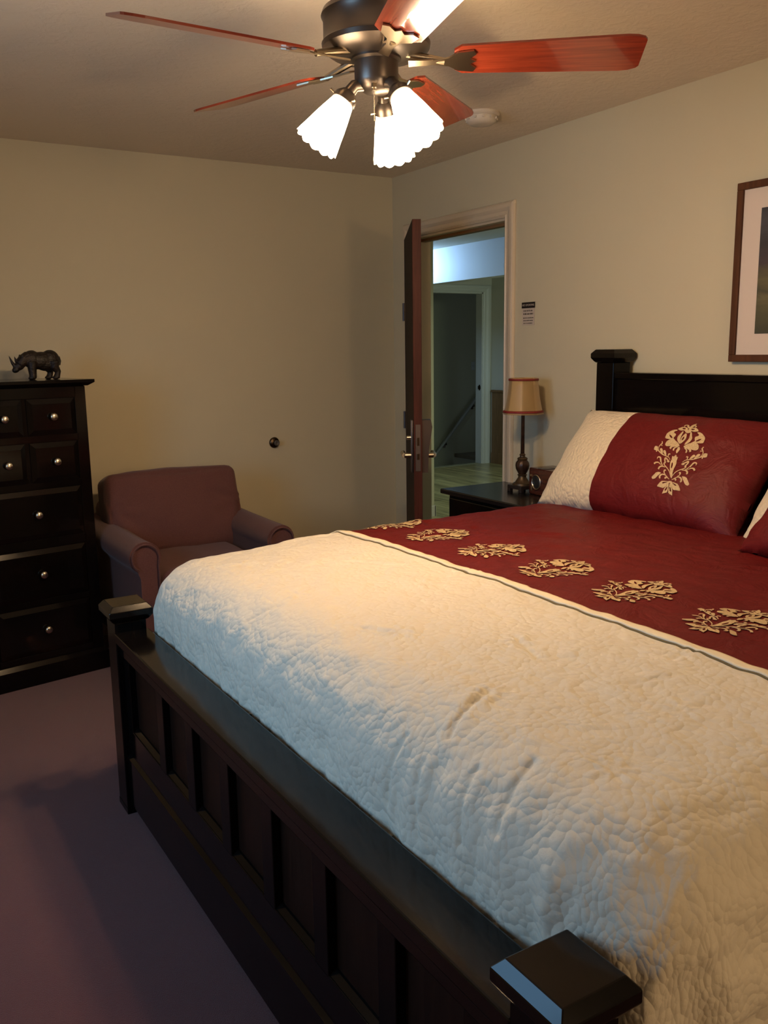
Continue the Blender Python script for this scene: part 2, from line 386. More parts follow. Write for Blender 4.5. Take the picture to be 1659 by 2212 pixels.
# local: +x along the door to its free edge, local -y ... thickness to hall-side (local y = +?)
LY = 1 if (Matrix.Rotation(drz, 3, 'Z') @ Vector((0, 1, 0))).dot(nn) > 0 else -1
DW = .825; DT = .042
b = BM(); box(b, 0, DW, min(0, LY*DT), max(0, LY*DT), .012, 2.07, .0015, 1)
o = obj('slab', b, [DOORW, DOORF], door)
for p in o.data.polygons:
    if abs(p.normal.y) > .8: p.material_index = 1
zl = .975
def lock_side(s, big):
    """s: outward direction along local y from the face at yb"""
    yb = LY*DT if s == LY else 0
    e = BM()
    if big:   # wedge housing of the electronic lock
        pts = [(yb, zl-.13), (yb+s*.030, zl-.13), (yb+s*.034, zl-.02), (yb+s*.052, zl+.10), (yb+s*.045, zl+.135), (yb, zl+.135)]
        prism(e, pts, DW-.095, DW-.018, 'yz')
    else:
        box(e, DW-.085, DW-.022, min(yb, yb+s*.012), max(yb, yb+s*.012), zl-.13, zl+.135, .003)
    o = obj('lock_housing' if big else 'lock_plate', e, STEEL, door); autosmooth(o)
    e = BM(); M0 = Matrix.Translation((DW-.055, yb+s*(.03 if big else .012), zl-.045)) @ Matrix.Rotation(-s*pi/2, 4, 'X')
    lathe(e, [(0, 0), (.014, 0), (.014, .03), (.011, .034), (0, .034)], 20, M0)
    tube(e, [(DW-.055, yb+s*(.062 if big else .045), zl-.045), (DW-.075, yb+s*(.066 if big else .048), zl-.045), (DW-.175, yb+s*(.066 if big else .048), zl-.045)], .0125, 16)
    o = obj('lever_handle', e, NICKEL, door); autosmooth(o)
lock_side(LY, True); lock_side(-LY, False)
e = BM(); lathe(e, [(0, 0), (.012, 0), (.012, .02), (0, .022)], 16, Matrix.Translation((DW-.055, -LY*.012, zl+.045)) @ Matrix.Rotation(LY*pi/2, 4, 'X')); autosmooth(obj('thumb_turn', e, NICKEL, door))
e = BM(); ym = LY*DT/2
box(e, DW, DW+.003, ym-.013, ym+.013, zl-.12, zl+.115, .001, 1)
for z in (zl-.105, zl+.10): lathe(e, [(.004, 0), (.004, .002), (0, .002)], 10, Matrix.Translation((DW+.003, ym, z)) @ Matrix.Rotation(pi/2, 4, 'Y'))
fp = obj('lock_faceplate', e, mat('faceplate_steel', (.17, .14, .13), .4, .9), door)
e = BM(); box(e, DW+.003, DW+.010, ym-.006, ym+.006, zl-.06, zl-.03, .001); box(e, DW+.003, DW+.006, ym-.006, ym+.006, zl+.01, zl+.05, .001); obj('latch_bolt', e, BRONZE, fp)
for z in (.2, 1.0, 1.62):
    e = BM(); lathe(e, [(0, 0), (.007, 0), (.007, .10), (0, .10)], 12, Matrix.Translation((-.006, -LY*.006, z)))
    box(e, 0, .03, min(0, -LY*.0015), max(0, -LY*.0015), z, z+.1); obj('hinge', e, STEEL, door)

# ================================================================== BED FRAME
FX = -2.184; HXp = -.075; BY0 = -1.858; BY1 = -3.854; BC = (BY0+BY1)/2
bed = empty('bed', (-1.13, BC, 0), 'espresso wood king bed frame with panelled headboard and footboard', 'bed')
bed_off = Vector((-1.13, BC, 0))
def bobj(name, b, m, parent=bed, sm=False):
    if parent is bed: bmesh.ops.translate(b, vec=-bed_off, verts=b.verts)
    return obj(name, b, m, parent, sm)
def post(x, y, ztop, w=.098, foot=False):
    b = BM(); h = w/2
    box(b, x-h, x+h, y-h, y+h, 0.0, ztop-.055, .003)
    if foot: box(b, x-h-.001, x+h+.001, y-h-.001, y+h+.001, .0, .02, .001)
    p = bobj('bed_post', b, ESPV)
    b = BM(); c = .0645; t = .0530
    def ring(s, z): return [b.verts.new((x+sx*s-bed_off.x, y+sy*s-bed_off.y, z)) for sx, sy in ((-1, -1), (1, -1), (1, 1), (-1, 1))]
    rs = [ring(t, ztop), ring(c+.003, ztop-.0168), ring(c+.003, ztop-.035), ring(t+.004, ztop-.05), ring(h+.002, ztop-.055)]
    for A, B in zip(rs, rs[1:]):
        for i in range(4): b.faces.new((A[i], A[(i+1) % 4], B[(i+1) % 4], B[i]))
    b.faces.new(rs[0]); b.faces.new(rs[-1])
    es = [e for e in b.edges]; bmesh.ops.recalc_face_normals(b, faces=b.faces); bmesh.ops.bevel(b, geom=es, offset=.0013, segments=1, affect='EDGES')
    obj('post_cap', b, ESP, p)
post(FX, BY0, .693, foot=True); post(FX, BY1, .693, foot=True)
post(HXp, BY0, 1.447); post(HXp, BY1, 1.447)
# footboard
y0, y1 = BY1+.045, BY0-.045
b = BM()
box(b, -2.235, -2.128, y0, y1, .575, .607, .004)                     # flat cap rail
box(b, -2.222, -2.140, y0, y1, .535, .576, .003)
box(b, -2.213, -2.150, y0, y1, .20, .295, .002)                      # lower rail
box(b, -2.222, -2.150, y0, y1, .035, .195, .003)                     # base board
prism(b, [(-2.222, .195), (-2.213, .205), (-2.150, .205), (-2.150, .195)], y0, y1, 'xz')
prism(b, [(-2.2130, .292), (-2.198, .305), (-2.18, .305), (-2.18, .292)], y0, y1, 'xz')
bobj('footboard', b, ESP)
ys = [-2.275+.0 - .2415*k for k in range(-1, 8)]
fb = bed.children[-1]
for ya, yb in [(-2.275-.2415*k-.012, -2.275-.2415*k+.045) for k in range(7)]+[(y1-.055, y1), (y0, y0+.06)]:
    b = BM(); box(b, -2.213, -2.160, ya, yb, .29, .54, .002)
    bmesh.ops.translate(b, vec=-bed_off, verts=b.verts); obj('stile', b, ESPV, fb)
b = BM(); box(b, -2.193, -2.165, y0, y1, .28, .55); bmesh.ops.translate(b, vec=-bed_off, verts=b.verts); obj('recessed_panel', b, ESPP, fb)
# headboard
b = BM()
box(b, -.118, -.028, y0, y1, 1.325, 1.352, .004)
box(b, -.110, -.045, y0, y1, 1.18, 1.327, .003)
box(b, -.110, -.045, y0, y1, .45, .62, .003)
for k in range(8): yy = y1-.03-k*(y1-y0-.06)/7; box(b, -.108, -.05, yy-.032, yy+.032, .6, 1.19, .003)
hb = bobj('headboard', b, ESP)
b = BM(); box(b, -.085, -.055, y0, y1, .6, 1.19); bmesh.ops.translate(b, vec=-bed_off, verts=b.verts); obj('recessed_panel', b, ESPP, hb)
for yy in (BY0+.0, BY1-.0):
    b = BM(); box(b, -2.14, -.12, yy-.016, yy+.016, .14, .34, .003); bobj('side_rail', b, ESP)
# mattress (rounded)
b = BM(); box(b, -2.0, -.13, BY1+.11, BY0-.11, .30, .745, .08, 5)
tag(obj('mattress', b, mat('ticking', (.10, .085, .06), .9, build=b_noise(80, .3, .003)), smooth=True), 'mattress hidden under the quilted comforter on the bed', 'mattress')

# ================================================================== COMFORTER
XF, YN, YFR, RR, ZT = -1.955, -3.765, -1.965, .160, .838
X0 = -.20
def nz(x, y, z=0): return noise.noise(Vector((x, y, z)))
GROOVES = [((.98+.90, -3.02), (1.93, -2.92), .006), ((1.70, -3.17), (1.74, -3.29), .006), ((1.66, -2.35), (1.56, -2.50), .005),
           ((1.93, -3.37), (2.06, -3.42), .008), ((1.87, -2.15), (1.97, -2.1), .005), ((1.50, -2.62), (1.46, -2.72), .004), ((1.44, -2.93), (1.40, -3.02), .004),
           ((1.60, -3.52), (1.72, -3.48), .005), ((2.0, -2.62), (2.08, -2.58), .004), ((2.02, -3.6), (2.14, -3.62), .006), ((2.10, -3.33), (2.24, -3.31), .006),
           ((2.12, -3.40), (2.25, -3.42), .005), ((2.08, -3.52), (2.20, -3.54), .006)]
PUCK = [(1.88, -3.0), (1.72, -3.2), (1.9, -2.14), (1.64, -2.36), (1.93, -3.38), (1.5, -3.45), (1.42, -2.7), (1.62, -2.72), (1.93, -2.58), (1.70, -3.62), (1.95, -3.7)]
def segdist(p, a, c):
    ax, ay = a; cx, cy = c; dx, dy = cx-ax, cy-ay; t = max(0, min(1, ((p[0]-ax)*dx+(p[1]-ay)*dy)/(dx*dx+dy*dy)))
    return hypot(p[0]-ax-dx*t, p[1]-ay-dy*t)
def sheet(a, y, cream=True, off=0):
    """a: distance from the wall along the sheet, y: across.  returns a 3-D point"""
    x = -a
    da = max(0, XF-x); db = max(0, YN-y, y-YFR); sb = -1 if y < YN else 1
    d = hypot(da, db)
    xx, yy = max(x, XF), min(max(y, YN), YFR)
    crown = .014*max(0, 1-((y-BC)/1.0)**2) + .006*max(0, 1-abs(a-1.0))
    if d < 1e-6:
        P = Vector((xx, yy, ZT+crown)); n = Vector((0, 0, 1)); drop = 0
    else:
        ux, uy = -da/d, sb*db/d; t = min(d/RR, pi/2); extra = max(0, d-RR*pi/2)
        P = Vector((xx+ux*RR*sin(t), yy+uy*RR*sin(t), ZT+crown-RR*(1-cos(t))-extra)); n = Vector((ux*sin(t), uy*sin(t), cos(t))); drop = t/(pi/2)
        if db > .02:
            s = (x if db > da else y)
            f = min(1, extra/.2)
            P += Vector((ux, uy, 0))*f*(.014*sin(s*17+1.3)+.010*sin(s*31))
    sg = max(0, min(1, (a-1.45)/.55)); sg = sg*sg*(3-2*sg); P.z -= sg*(.010+.016*max(0, min(1, (y+2.6)/.7)))
    h = .004*nz(a*5, y*5) + .0035*nz(a*12, y*12, 3)
    if cream:
        h += .0035*nz(a*24, y*24, 7) + drop*(.008*nz(y*9, a*3, 5)+.006*nz(a*8, y*26, 9))
        nearf = max(0, min(1, (-3.0-y)/.7))*drop
        h += nearf*.011*nz(a*3.0, y*15, 2)
        for g0, g1, dp in GROOVES:
            q = segdist((a, y), g0, g1)
            if q < .05: h -= .75*dp*exp(-(q/.006)**2) - .25*dp*exp(-((q-.018)/.010)**2)
        for (pa, py) in PUCK:
            q = hypot(a-pa, y-py)
            if q < .09: h += -.004*exp(-(q/.008)**2)+.0018*sin(7*atan2(y-py, a-pa))*exp(-((q-.03)/.02)**2)
    else:
        h += .003*nz(a*22, y*7, 4) + .005*nz(a*4, y*9, 6)+.0035*drop*nz(a*25, y*8, 1)
        for (g0, g1) in (((1.06, -2.18), (1.09, -2.27)), ((.98, -2.37), (.93, -2.47)), ((.72, -2.86), (.68, -2.96)), ((.8, -3.1), (.74, -3.2)), ((1.12, -1.98), (1.15, -2.06))):
            q = segdist((a, y), g0, g1)
            if q < .05: h += -.006*exp(-(q/.012)**2)+.003*exp(-((q-.028)/.014)**2)
    return P + n*(h+off)
comf = empty('comforter', (-1.2, BC, .84), 'cream quilted and burgundy comforter with gold embroidered flowers covering the bed', 'comforter')
coff = Vector((-1.2, BC, .84))
def sheet_mesh(name, a0, a1, na, nb, m, cream, off=0, yb0=None, yb1=None, th=.01):
    b = BM(); uv = b.loops.layers.uv.new('UVMap')
    yb0 = YN-.68 if yb0 is None else yb0; yb1 = YFR+.60 if yb1 is None else yb1
    G = []
    for i in range(na+1):
        a = a0+(a1-a0)*i/na; row = []
        for j in range(nb+1):
            y = yb0+(yb1-yb0)*j/nb
            aa = a
            if i == na and cream and name == 'cream_quilt': aa = a+.010*nz(y*14, 2)+.008*nz(y*45, 6)
            v = b.verts.new(sheet(aa, y, cream, off)-coff); row.append((v, aa, y))
        G.append(row)
    for i in range(na):
        for j in range(nb):
            q = (G[i][j], G[i][j+1], G[i+1][j+1], G[i+1][j])
            f = b.faces.new([t[0] for t in q]); f.smooth = True
            for l, t in zip(f.loops, q): l[uv].uv = (t[1], t[2])
    me = bpy.data.meshes.new(name); b.to_mesh(me); b.free(); me.materials.append(m)
    o = bpy.data.objects.new(name, me); COL.objects.link(o); o.parent = comf
    md = o.modifiers.new('thick', 'SOLIDIFY'); md.thickness = th; md.offset = -1
    return o
SEAM = 1.45
foot_len = RR*pi/2+.098
LINING = mat('olive_lining', (.16, .13, .07), .9, build=b_noise(90, .3, .002))
sheet_mesh('cream_quilt', SEAM, -XF+foot_len, 250, 760, QUILT, True)
sheet_mesh('burgundy_panel', .16, SEAM+.004, 120, 300, SILK, False, -.001)
sheet_mesh('lining', 1.9, -XF+foot_len+.004, 30, 300, LINING, True, -.016, th=.003)
b = sheet_mesh('border_band', SEAM-.006, SEAM+.018, 4, 300, CREAM, True, .0065, th=.007)
sheet_mesh('stitched_line', SEAM+.019, SEAM+.0225, 1, 300, PIPING, True, .003, th=.004)

# ------------------------------------------------ embroidered flower, drawn as polygons and strokes
def fl(p):
    O = (575, 1440); V = (435, -1100); k = .08
    dx, dy = p[0]-O[0], p[1]-O[1]
    # p = O + u*(1,k) + v*V
    v = (dy-k*dx)/(V[1]-k*V[0]); u = dx-v*V[0]
    return (u/1100, v)
def smooth_poly(P, closed=True, sub=3):
    out = []; n = len(P)
    rng = range(n if closed else n-1)
    for i in rng:
        g = lambda k: P[k % n] if closed else P[max(0, min(n-1, k))]
        p0, p1, p2, p3 = g(i-1), g(i), g(i+1), g(i+2)
        for s in range(sub):
            t = s/sub
            out.append(tuple(.5*((2*p1[c])+(-p0[c]+p2[c])*t+(2*p0[c]-5*p1[c]+4*p2[c]-p3[c])*t*t+(-p0[c]+3*p1[c]-3*p2[c]+p3[c])*t**3) for c in (0, 1)))
    if not closed: out.append(P[-1])
    return out
def stroke(P, wd):
    P = smooth_poly(P, False, 4); n = len(P); L = []; Rr_ = []
    for i in range(n):
        a = P[max(0, i-1)]; c = P[min(n-1, i+1)]; dx, dy = c[0]-a[0], c[1]-a[1]; q = hypot(dx, dy) or 1
        t = i/(n-1); ww = wd/2*(.55+.75*min(1, 1.4*t)) if t < .93 else wd/2*1.25
        L.append((P[i][0]-dy/q*ww, P[i][1]+dx/q*ww)); Rr_.append((P[i][0]+dy/q*ww, P[i][1]-dx/q*ww))
    return [(L[i], L[i+1], Rr_[i+1], Rr_[i]) for i in range(n-1)]
MIR_POLY = [
 [(560,1450),(520,1445),(400,1450),(330,1500),(275,1555),(370,1555),(400,1575),(460,1545),(515,1490),(560,1465)],
 [(545,1475),(480,1550),(430,1580),(410,1630),(365,1685),(440,1655),(480,1650),(495,1600),(530,1530)],
 [(180,1395),(195,1430),(250,1420),(290,1390),(340,1325),(400,1300),(350,1290),(290,1305),(250,1350),(215,1395)],
 [(440,1165),(385,1080),(375,1000),(340,990),(312,1030),(318,980),(360,962),(405,985),(415,1080),(450,1160)],
 [(430,900),(385,850),(385,800),(425,795),(445,840),(440,900)],
 [(500,930),(455,880),(460,845),(500,835),(520,880),(520,930)],
 [(330,760),(270,750),(250,790),(235,820),(290,840),(330,825)],
 [(815,715),(770,650),(700,610),(640,595),(560,625),(510,680),(505,730),(560,750),(612,715),(560,715),(580,680),(640,665),(700,700),(760,720),(800,735)],
 [(690,600),(640,600),(560,590),(500,570),(520,510),(545,460),(600,420),(680,380),(760,370),(765,395),(715,415),(700,450),(745,480),(720,530),(690,560)],
 [(690,575),(740,635),(808,705),(795,718),(720,645),(668,598)],
 [(820,690),(770,610),(780,530),(830,470),(880,405),(902,418),(870,480),(838,560),(838,640)],
 [(960,400),(900,380),(840,385),(775,350),(830,310),(880,290),(950,300),(990,330),(995,368)],
 [(1008,330),(975,290),(972,252),(1005,245),(1028,300)],
]
CEN_POLY = [
 [(565,1480),(545,1530),(515,1600),(515,1650),(540,1685),(560,1640),(580,1590),(577,1530)],
 [(540,1440),(615,1440),(575,1478)],
 [(600,1370),(597,1200),(610,1080),(640,1020),(655,945),(690,955),(735,910),(748,955),(775,960),(745,1030),(735,1100),(690,1190),(650,1280),(625,1370)],
 [(836,660),(850,560),(900,490),(950,445),(968,470),(955,550),(905,620),(845,672)],
 [(795,745),(762,790),(735,840),(745,885),(780,850),(822,790),(815,755)],
 [(1020,335),(1050,270),(1100,220),(1165,180),(1140,250),(1085,310),(1035,348)],
 [(930,400),(1000,378),(1070,412),(985,442)],
]
MIR_STROKE = [
 ([(545,1395),(500,1345),(440,1325),(385,1345),(358,1385),(370,1405)], 24), ([(492,1325),(465,1290),(475,1250),(508,1240)], 22), ([(562,1405),(525,1378),(485,1380),(475,1405)], 22),
 ([(600,1365),(580,1260),(530,1190),(480,1140),(472,1102),(497,1090),(488,1025),(507,990),(550,1030),(590,1072)], 24), ([(590,1072),(560,1075),(538,1055)], 16),
 ([(495,1182),(420,1170),(370,1190),(345,1235)], 24), ([(432,1172),(360,1102),(300,1097),(250,1130)], 24),
 ([(605,1030),(580,980),(520,950),(430,915),(350,850),(325,828)], 20), ([(562,962),(572,912),(612,906)], 20), ([(350,835),(355,765),(400,712),(432,685),(430,645)], 18),
 ([(330,835),(300,850),(298,870)], 18), ([(400,730),(435,735)], 14),
 ([(785,738),(700,742),(640,762),(612,800)], 28), ([(775,752),(720,770),(690,800),(680,832)], 24), ([(1002,312),(1008,255),(965,236),(918,250),(915,280)], 17),
]
def flower_faces():
    """list of polygons (u,v) in units of flower height"""
    out = []
    for P in MIR_POLY:
        q = [fl(p) for p in smooth_poly(P, True, 2)]; out.append(q); out.append([(-u, v) for u, v in q][::-1])
    for P in CEN_POLY: out.append([fl(p) for p in smooth_poly(P, True, 2)])
    for P, wd in MIR_STROKE:
        for q in stroke(P, wd):
            r = [fl(p) for p in q]; out.append(r); out.append([(-u, v) for u, v in r][::-1])
    return out
FLW = flower_faces()
HOLE_M = [[(600,495),(640,520),(665,565),(635,568),(605,535)], [(880,320),(940,328),(945,345),(905,355),(880,340)], [(430,1620),(470,1570),(505,1545),(470,1610)], [(400,1480),(470,1462),(520,1458),(460,1480),(420,1495)], [(385,1100),(400,1085),(408,1130),(425,1160),(405,1140)]]
HOLE_C = [[(865,600),(885,550),(915,520),(910,560),(880,600)], [(625,1180),(640,1100),(665,1080),(660,1140),(635,1200)], [(548,1590),(545,1550),(553,1550),(556,1590)]]
HOLES = []
for P_ in HOLE_M:
    q_ = [fl(p) for p in smooth_poly(P_, True, 2)]; HOLES.append(q_); HOLES.append([(-u, v) for u, v in q_][::-1])
for P_ in HOLE_C: HOLES.append([fl(p) for p in smooth_poly(P_, True, 2)])
def flower(name, mapf, parent, m=THREAD):
    b = BM()
    for mi, LST in ((0, FLW), (1, HOLES)):
        for P in LST:
            vs = [b.verts.new((u, v, mi)) for u, v in P]
            try: b.faces.new(vs).material_index = mi
            except Exception: pass
    bmesh.ops.triangulate(b, faces=b.faces, ngon_method='EAR_CLIP')
    for _ in range(2):
        long_e = [e for e in b.edges if e.calc_length() > .05]
        if long_e: bmesh.ops.subdivide_edges(b, edges=long_e, cuts=1); bmesh.ops.triangulate(b, faces=b.faces)
    for v in b.verts: v.co = mapf(v.co.x, v.co.y, v.co.z*.0007)
    o = obj(name, b, [m, HOLEM], parent)
    md = o.modifiers.new('thick', 'SOLIDIFY'); md.thickness = .0005; md.offset = 0
    return o
HOLEM = mat('burgundy_ground', (.08, .004, .0045), .7, spec=.1)
FLH = .172
for k in range(7):
    yc = -1.948-.284*k
    def mp(u, v, h=0, yc=yc): 
        return sheet(1.318-v*FLH, yc+u*FLH*1.15, False, .0018+h)-coff
    flower('embroidered_flower', mp, comf)

# ================================================================== SHAMS
def pillow(name, M, W_, Hh, Th, label, seam=None, cat='pillow', mats=(QUILTP, SILK), emb=None, group=None, pn=('cream_end', 'burgundy_panel')):
    root = empty(name, M.translation, label, cat, group=group)
    Ml = Matrix.Translation(-M.translation) @ M
    def surf(u, v, side):
        e = .5*Th*(max(0, 1-abs(u)**3.2))**.55*(max(0, 1-abs(v)**2.8))**.55
        pin = 1-.055*(1-abs(u)**4)*abs(v)**3; pin2 = 1-.03*(1-abs(v)**4)*abs(u)**3
        wr = .006*nz(u*3, v*3, side)*(1 if e > .005 else 0)+.004*nz(u*9+4, v*6, side+3)*(1-e/Th)
        x = u*W_/2*pin2; z = v*Hh/2*pin
        return Ml @ Vector((x, side*(e+.002)+side*wr, z))
    for part, (ua, ub) in enumerate(((-1, seam), (seam, 1)) if seam is not None else ((-1, 1),)):
        b = BM(); uv = b.loops.layers.uv.new('UVMap'); nu = max(12, int(50*(ub-ua)/2)); nv = 36
        for side in (-1, 1):
            G = [[b.verts.new(surf(ua+(ub-ua)*i/nu, -1+2*j/nv, side)) for j in range(nv+1)] for i in range(nu+1)]
            for i in range(nu):
                for j in range(nv):
                    f = b.faces.new((G[i][j], G[i+1][j], G[i+1][j+1], G[i][j+1])); f.smooth = True
                    for l, (p, q) in zip(f.loops, ((i, j), (i+1, j), (i+1, j+1), (i, j+1))):
                        l[uv].uv = ((ua+(ub-ua)*p/nu)*W_/2+M.translation.y, (-1+2*q/nv)*Hh/2)
        bmesh.ops.remove_doubles(b, verts=b.verts, dist=.0045)
        mm = mats[part] if seam is not None else mats[-1]
        o = obj((pn[part] if seam is not None else 'cover'), b, mm, root, True)
    if emb:
        cu, cv, hgt, sk = emb
        def mp(u, v, h=0): 
            return surf(cu+(u*hgt+sk*(v-.38)*hgt)/(W_/2), cv+(v-.4)*hgt/(Hh/2), FS)+Ml.to_3x3() @ Vector((0, FS*(.002+h), 0))
        flower('embroidered_flower', mp, root)
    return root
FS = -1
def pmat(cx, cy, cz, tilt, yaw=0, roll=0):
    # local x -> world -y, local z -> up & tilted toward the wall, local -y -> faces -x (front)
    B0 = Matrix(((0, 1, 0), (-1, 0, 0), (0, 0, 1))).to_4x4()
    return Matrix.Translation((cx, cy, cz)) @ Matrix.Rotation(yaw, 4, 'Z') @ Matrix.Rotation(tilt, 4, 'Y') @ B0 @ Matrix.Rotation(roll, 4, 'Y')
pillow('pillow_sham', pmat(-.345, -2.335, 1.015, radians(38)), .95, .47, .20, 'burgundy and cream sham with a gold flower leaning on the headboard beside the lamp', -.33, emb=(.375, -.03, .215, -.18), group='shams against the headboard')
pillow('pillow_sham', pmat(-.325, -3.285, 1.02, radians(37)), .96, .47, .20, 'sham at the right edge, only its cream end showing behind the small red cushion', -.44, group='shams against the headboard')
pillow('cushion', pmat(-.57, -3.19, .955, radians(50), yaw=radians(-4)), .46, .30, .15, 'small bright burgundy cushion at the right edge in front of the sham', None, cat='cushion', mats=(SILK,))

# ================================================================== CHEST OF DRAWERS
DR = .1698
chest = empty('chest_of_drawers', (-1.9419, -.4781, 0), 'tall espresso chest with small upper and wide lower drawers and nickel knobs', 'chest of drawers', DR)
CW, CD, CT = .515, .38, 1.349
b = BM(); box(b, -CW, 0, 0, CD, .10, CT-.028, .002, 1); obj('carcass', b, ESPV, chest)
b = BM(); box(b, -CW, 0, -.004, .0, .10, .135); box(b, -CW, -CW+.045, -.006, 0, .1, CT-.03, .001, 1); box(b, -.050, 0, -.006, 0, .1, CT-.03, .001, 1)
for z0, z1 in ((1.272, CT-.03), (1.082, 1.112), (.878, .907), (.614, .657), (.356, .384), (.11, .137)): box(b, -CW+.04, -.045, -.006, 0, z0, z1, .001, 1)
obj('face_frame', b, ESP, chest)
b = BM()
prism(b, [(-.035, CT), (-.035, CT-.014), (-.012, CT-.028), (CD+.002, CT-.028), (CD+.002, CT)], -CW-.0, 0, 'yz')
bm2 = BM(); rs = []
def ring4(bm, x0, x1, y0, y1, z): return [bm.verts.new(p) for p in ((x0, y0, z), (x1, y0, z), (x1, y1, z), (x0, y1, z))]
b.free(); b = BM()
rs = [ring4(b, -CW-.035, .035, -.035, CD+.005, CT), ring4(b, -CW-.035, .035, -.035, CD+.005, CT-.013), ring4(b, -CW-.012, .012, -.012, CD+.005, CT-.028)]
for A, B in zip(rs, rs[1:]):
    for i in range(4): b.faces.new((A[i], A[(i+1) % 4], B[(i+1) % 4], B[i]))
b.faces.new(rs[0]); b.faces.new(rs[-1]); bm2.free()
obj('chest_top', b, ESP, chest)
b = BM(); box(b, -CW-.02, .02, -.02, CD, .0, .085); rs = [ring4(b, -CW-.02, .02, -.02, CD, .085), ring4(b, -CW-.003, .003, -.008, CD, .105)]
for i in range(4): b.faces.new((rs[0][i], rs[0][(i+1) % 4], rs[1][(i+1) % 4], rs[1][i]))
b.faces.new(rs[1]); obj('plinth', b, ESP, chest)
def knob(parent, x, z, y):
    b = BM(); M0 = Matrix.Translation((x, y, z)) @ Matrix.Rotation(pi/2, 4, 'X')
    lathe(b, [(0, 0), (.008, 0), (.0065, .006), (.0065, .007), (.014, .010), (.0175, .015), (.0165, .021), (.011, .025), (0, .0265)], 24, M0)
    return obj('knob', b, NICKEL, parent, True)
def drawer(x0, x1, z0, z1, kx, bev=.022, dep=.0146):
    b = BM(); cx = (x0+x1)/2; cz = (z0+z1)/2
    A = [b.verts.new(p) for p in ((x0, .004, z0), (x1, .004, z0), (x1, .004, z1), (x0, .004, z1))]
    A2 = [b.verts.new(p) for p in ((x0, -.005, z0), (x1, -.005, z0), (x1, -.005, z1), (x0, -.005, z1))]
    B = [b.verts.new(p) for p in ((x0+bev, -dep, z0+bev), (x1-bev, -dep, z0+bev), (x1-bev, -dep, z1-bev), (x0+bev, -dep, z1-bev))]
    for P, Q in ((A, A2), (A2, B)):
        for i in range(4): b.faces.new((P[i], P[(i+1) % 4], Q[(i+1) % 4], Q[i]))
    b.faces.new(B); b.faces.new(A)
    d = obj('drawer', b, ESP, chest)
    knob(d, kx, cz, -dep); return d
for z0, z1 in ((1.114, 1.270), (.909, 1.080)):
    drawer(-.265, -.053, z0, z1, -.157); drawer(-CW+.053, -.285, z0, z1, -.365)
for z0, z1 in ((.659, .876), (.386, .612), (.139, .354)): drawer(-CW+.050, -.053, z0, z1, -.257)

# ------------------------------------------------------------------ rhino figurine
rh = empty('rhino_figurine', (-2.098, -.335, CT), 'dark carved rhinoceros figurine standing on top of the chest', 'figurine', DR)
b = BM()
def ell(c, s, rot=0):
    v = sphere(b, (0, 0, 0), 1, s, None, 20); bmesh.ops.transform(b, matrix=Matrix.Translation(c) @ Matrix.Rotation(rot, 4, 'Y'), verts=v)
def limb(pts, rs_): tube(b, pts, rs_, 12)
# facing -x ; length about .24, height .135
ell((.010, 0, .083), (.066, .036, .040)); ell((.050, 0, .088), (.042, .035, .043)); ell((-.032, 0, .089), (.040, .033, .041))
ell((-.030, 0, .112), (.024, .018, .018)); ell((.03, 0, .07), (.05, .034, .034))
limb([(-.045, 0, .098), (-.070, 0, .086), (-.090, 0, .066)], [.030, .026, .022])
ell((-.088, 0, .062), (.026, .018, .019), -.5); ell((-.104, 0, .047), (.019, .014, .014), -.6)
limb([(-.103, 0, .052), (-.118, 0, .076), (-.131, 0, .108)], [.010, .0065, .0016])
limb([(-.092, 0, .068), (-.102, 0, .086), (-.107, 0, .104)], [.009, .006, .0014])
for s in (-1, 1):
    limb([(-.068, s*.014, .086), (-.076, s*.018, .102), (-.078, s*.019, .112)], [.006, .007, .003])
    fx = -.035 + (.012 if s > 0 else -.004)
    limb([(fx, s*.018, .078), (fx-.002, s*.019, .045), (fx-.001, s*.020, .022), (fx-.002, s*.020, .007)], [.023, .018, .016, .016]); ell((fx-.005, s*.020, .007), (.017, .014, .008))
    hx = .060 + (-.012 if s > 0 else .006)
    limb([(hx-.006, s*.018, .078), (hx-.006, s*.020, .052), (hx+.008, s*.021, .032), (hx+.003, s*.021, .016), (hx, s*.021, .007)], [.028, .021, .014, .0135, .015]); ell((hx-.004, s*.021, .007), (.016, .014, .008))
limb([(.090, 0, .100), (.097, 0, .080), (.093, 0, .060)], [.006, .004, .003])
ro = obj('body', b, LEATHERB, rh, True)
md = ro.modifiers.new('r', 'REMESH'); md.mode = 'VOXEL'; md.voxel_size = .0022; md.use_smooth_shade = True
md = ro.modifiers.new('s', 'SMOOTH'); md.iterations = 4; md.factor = .5
bake(ro)

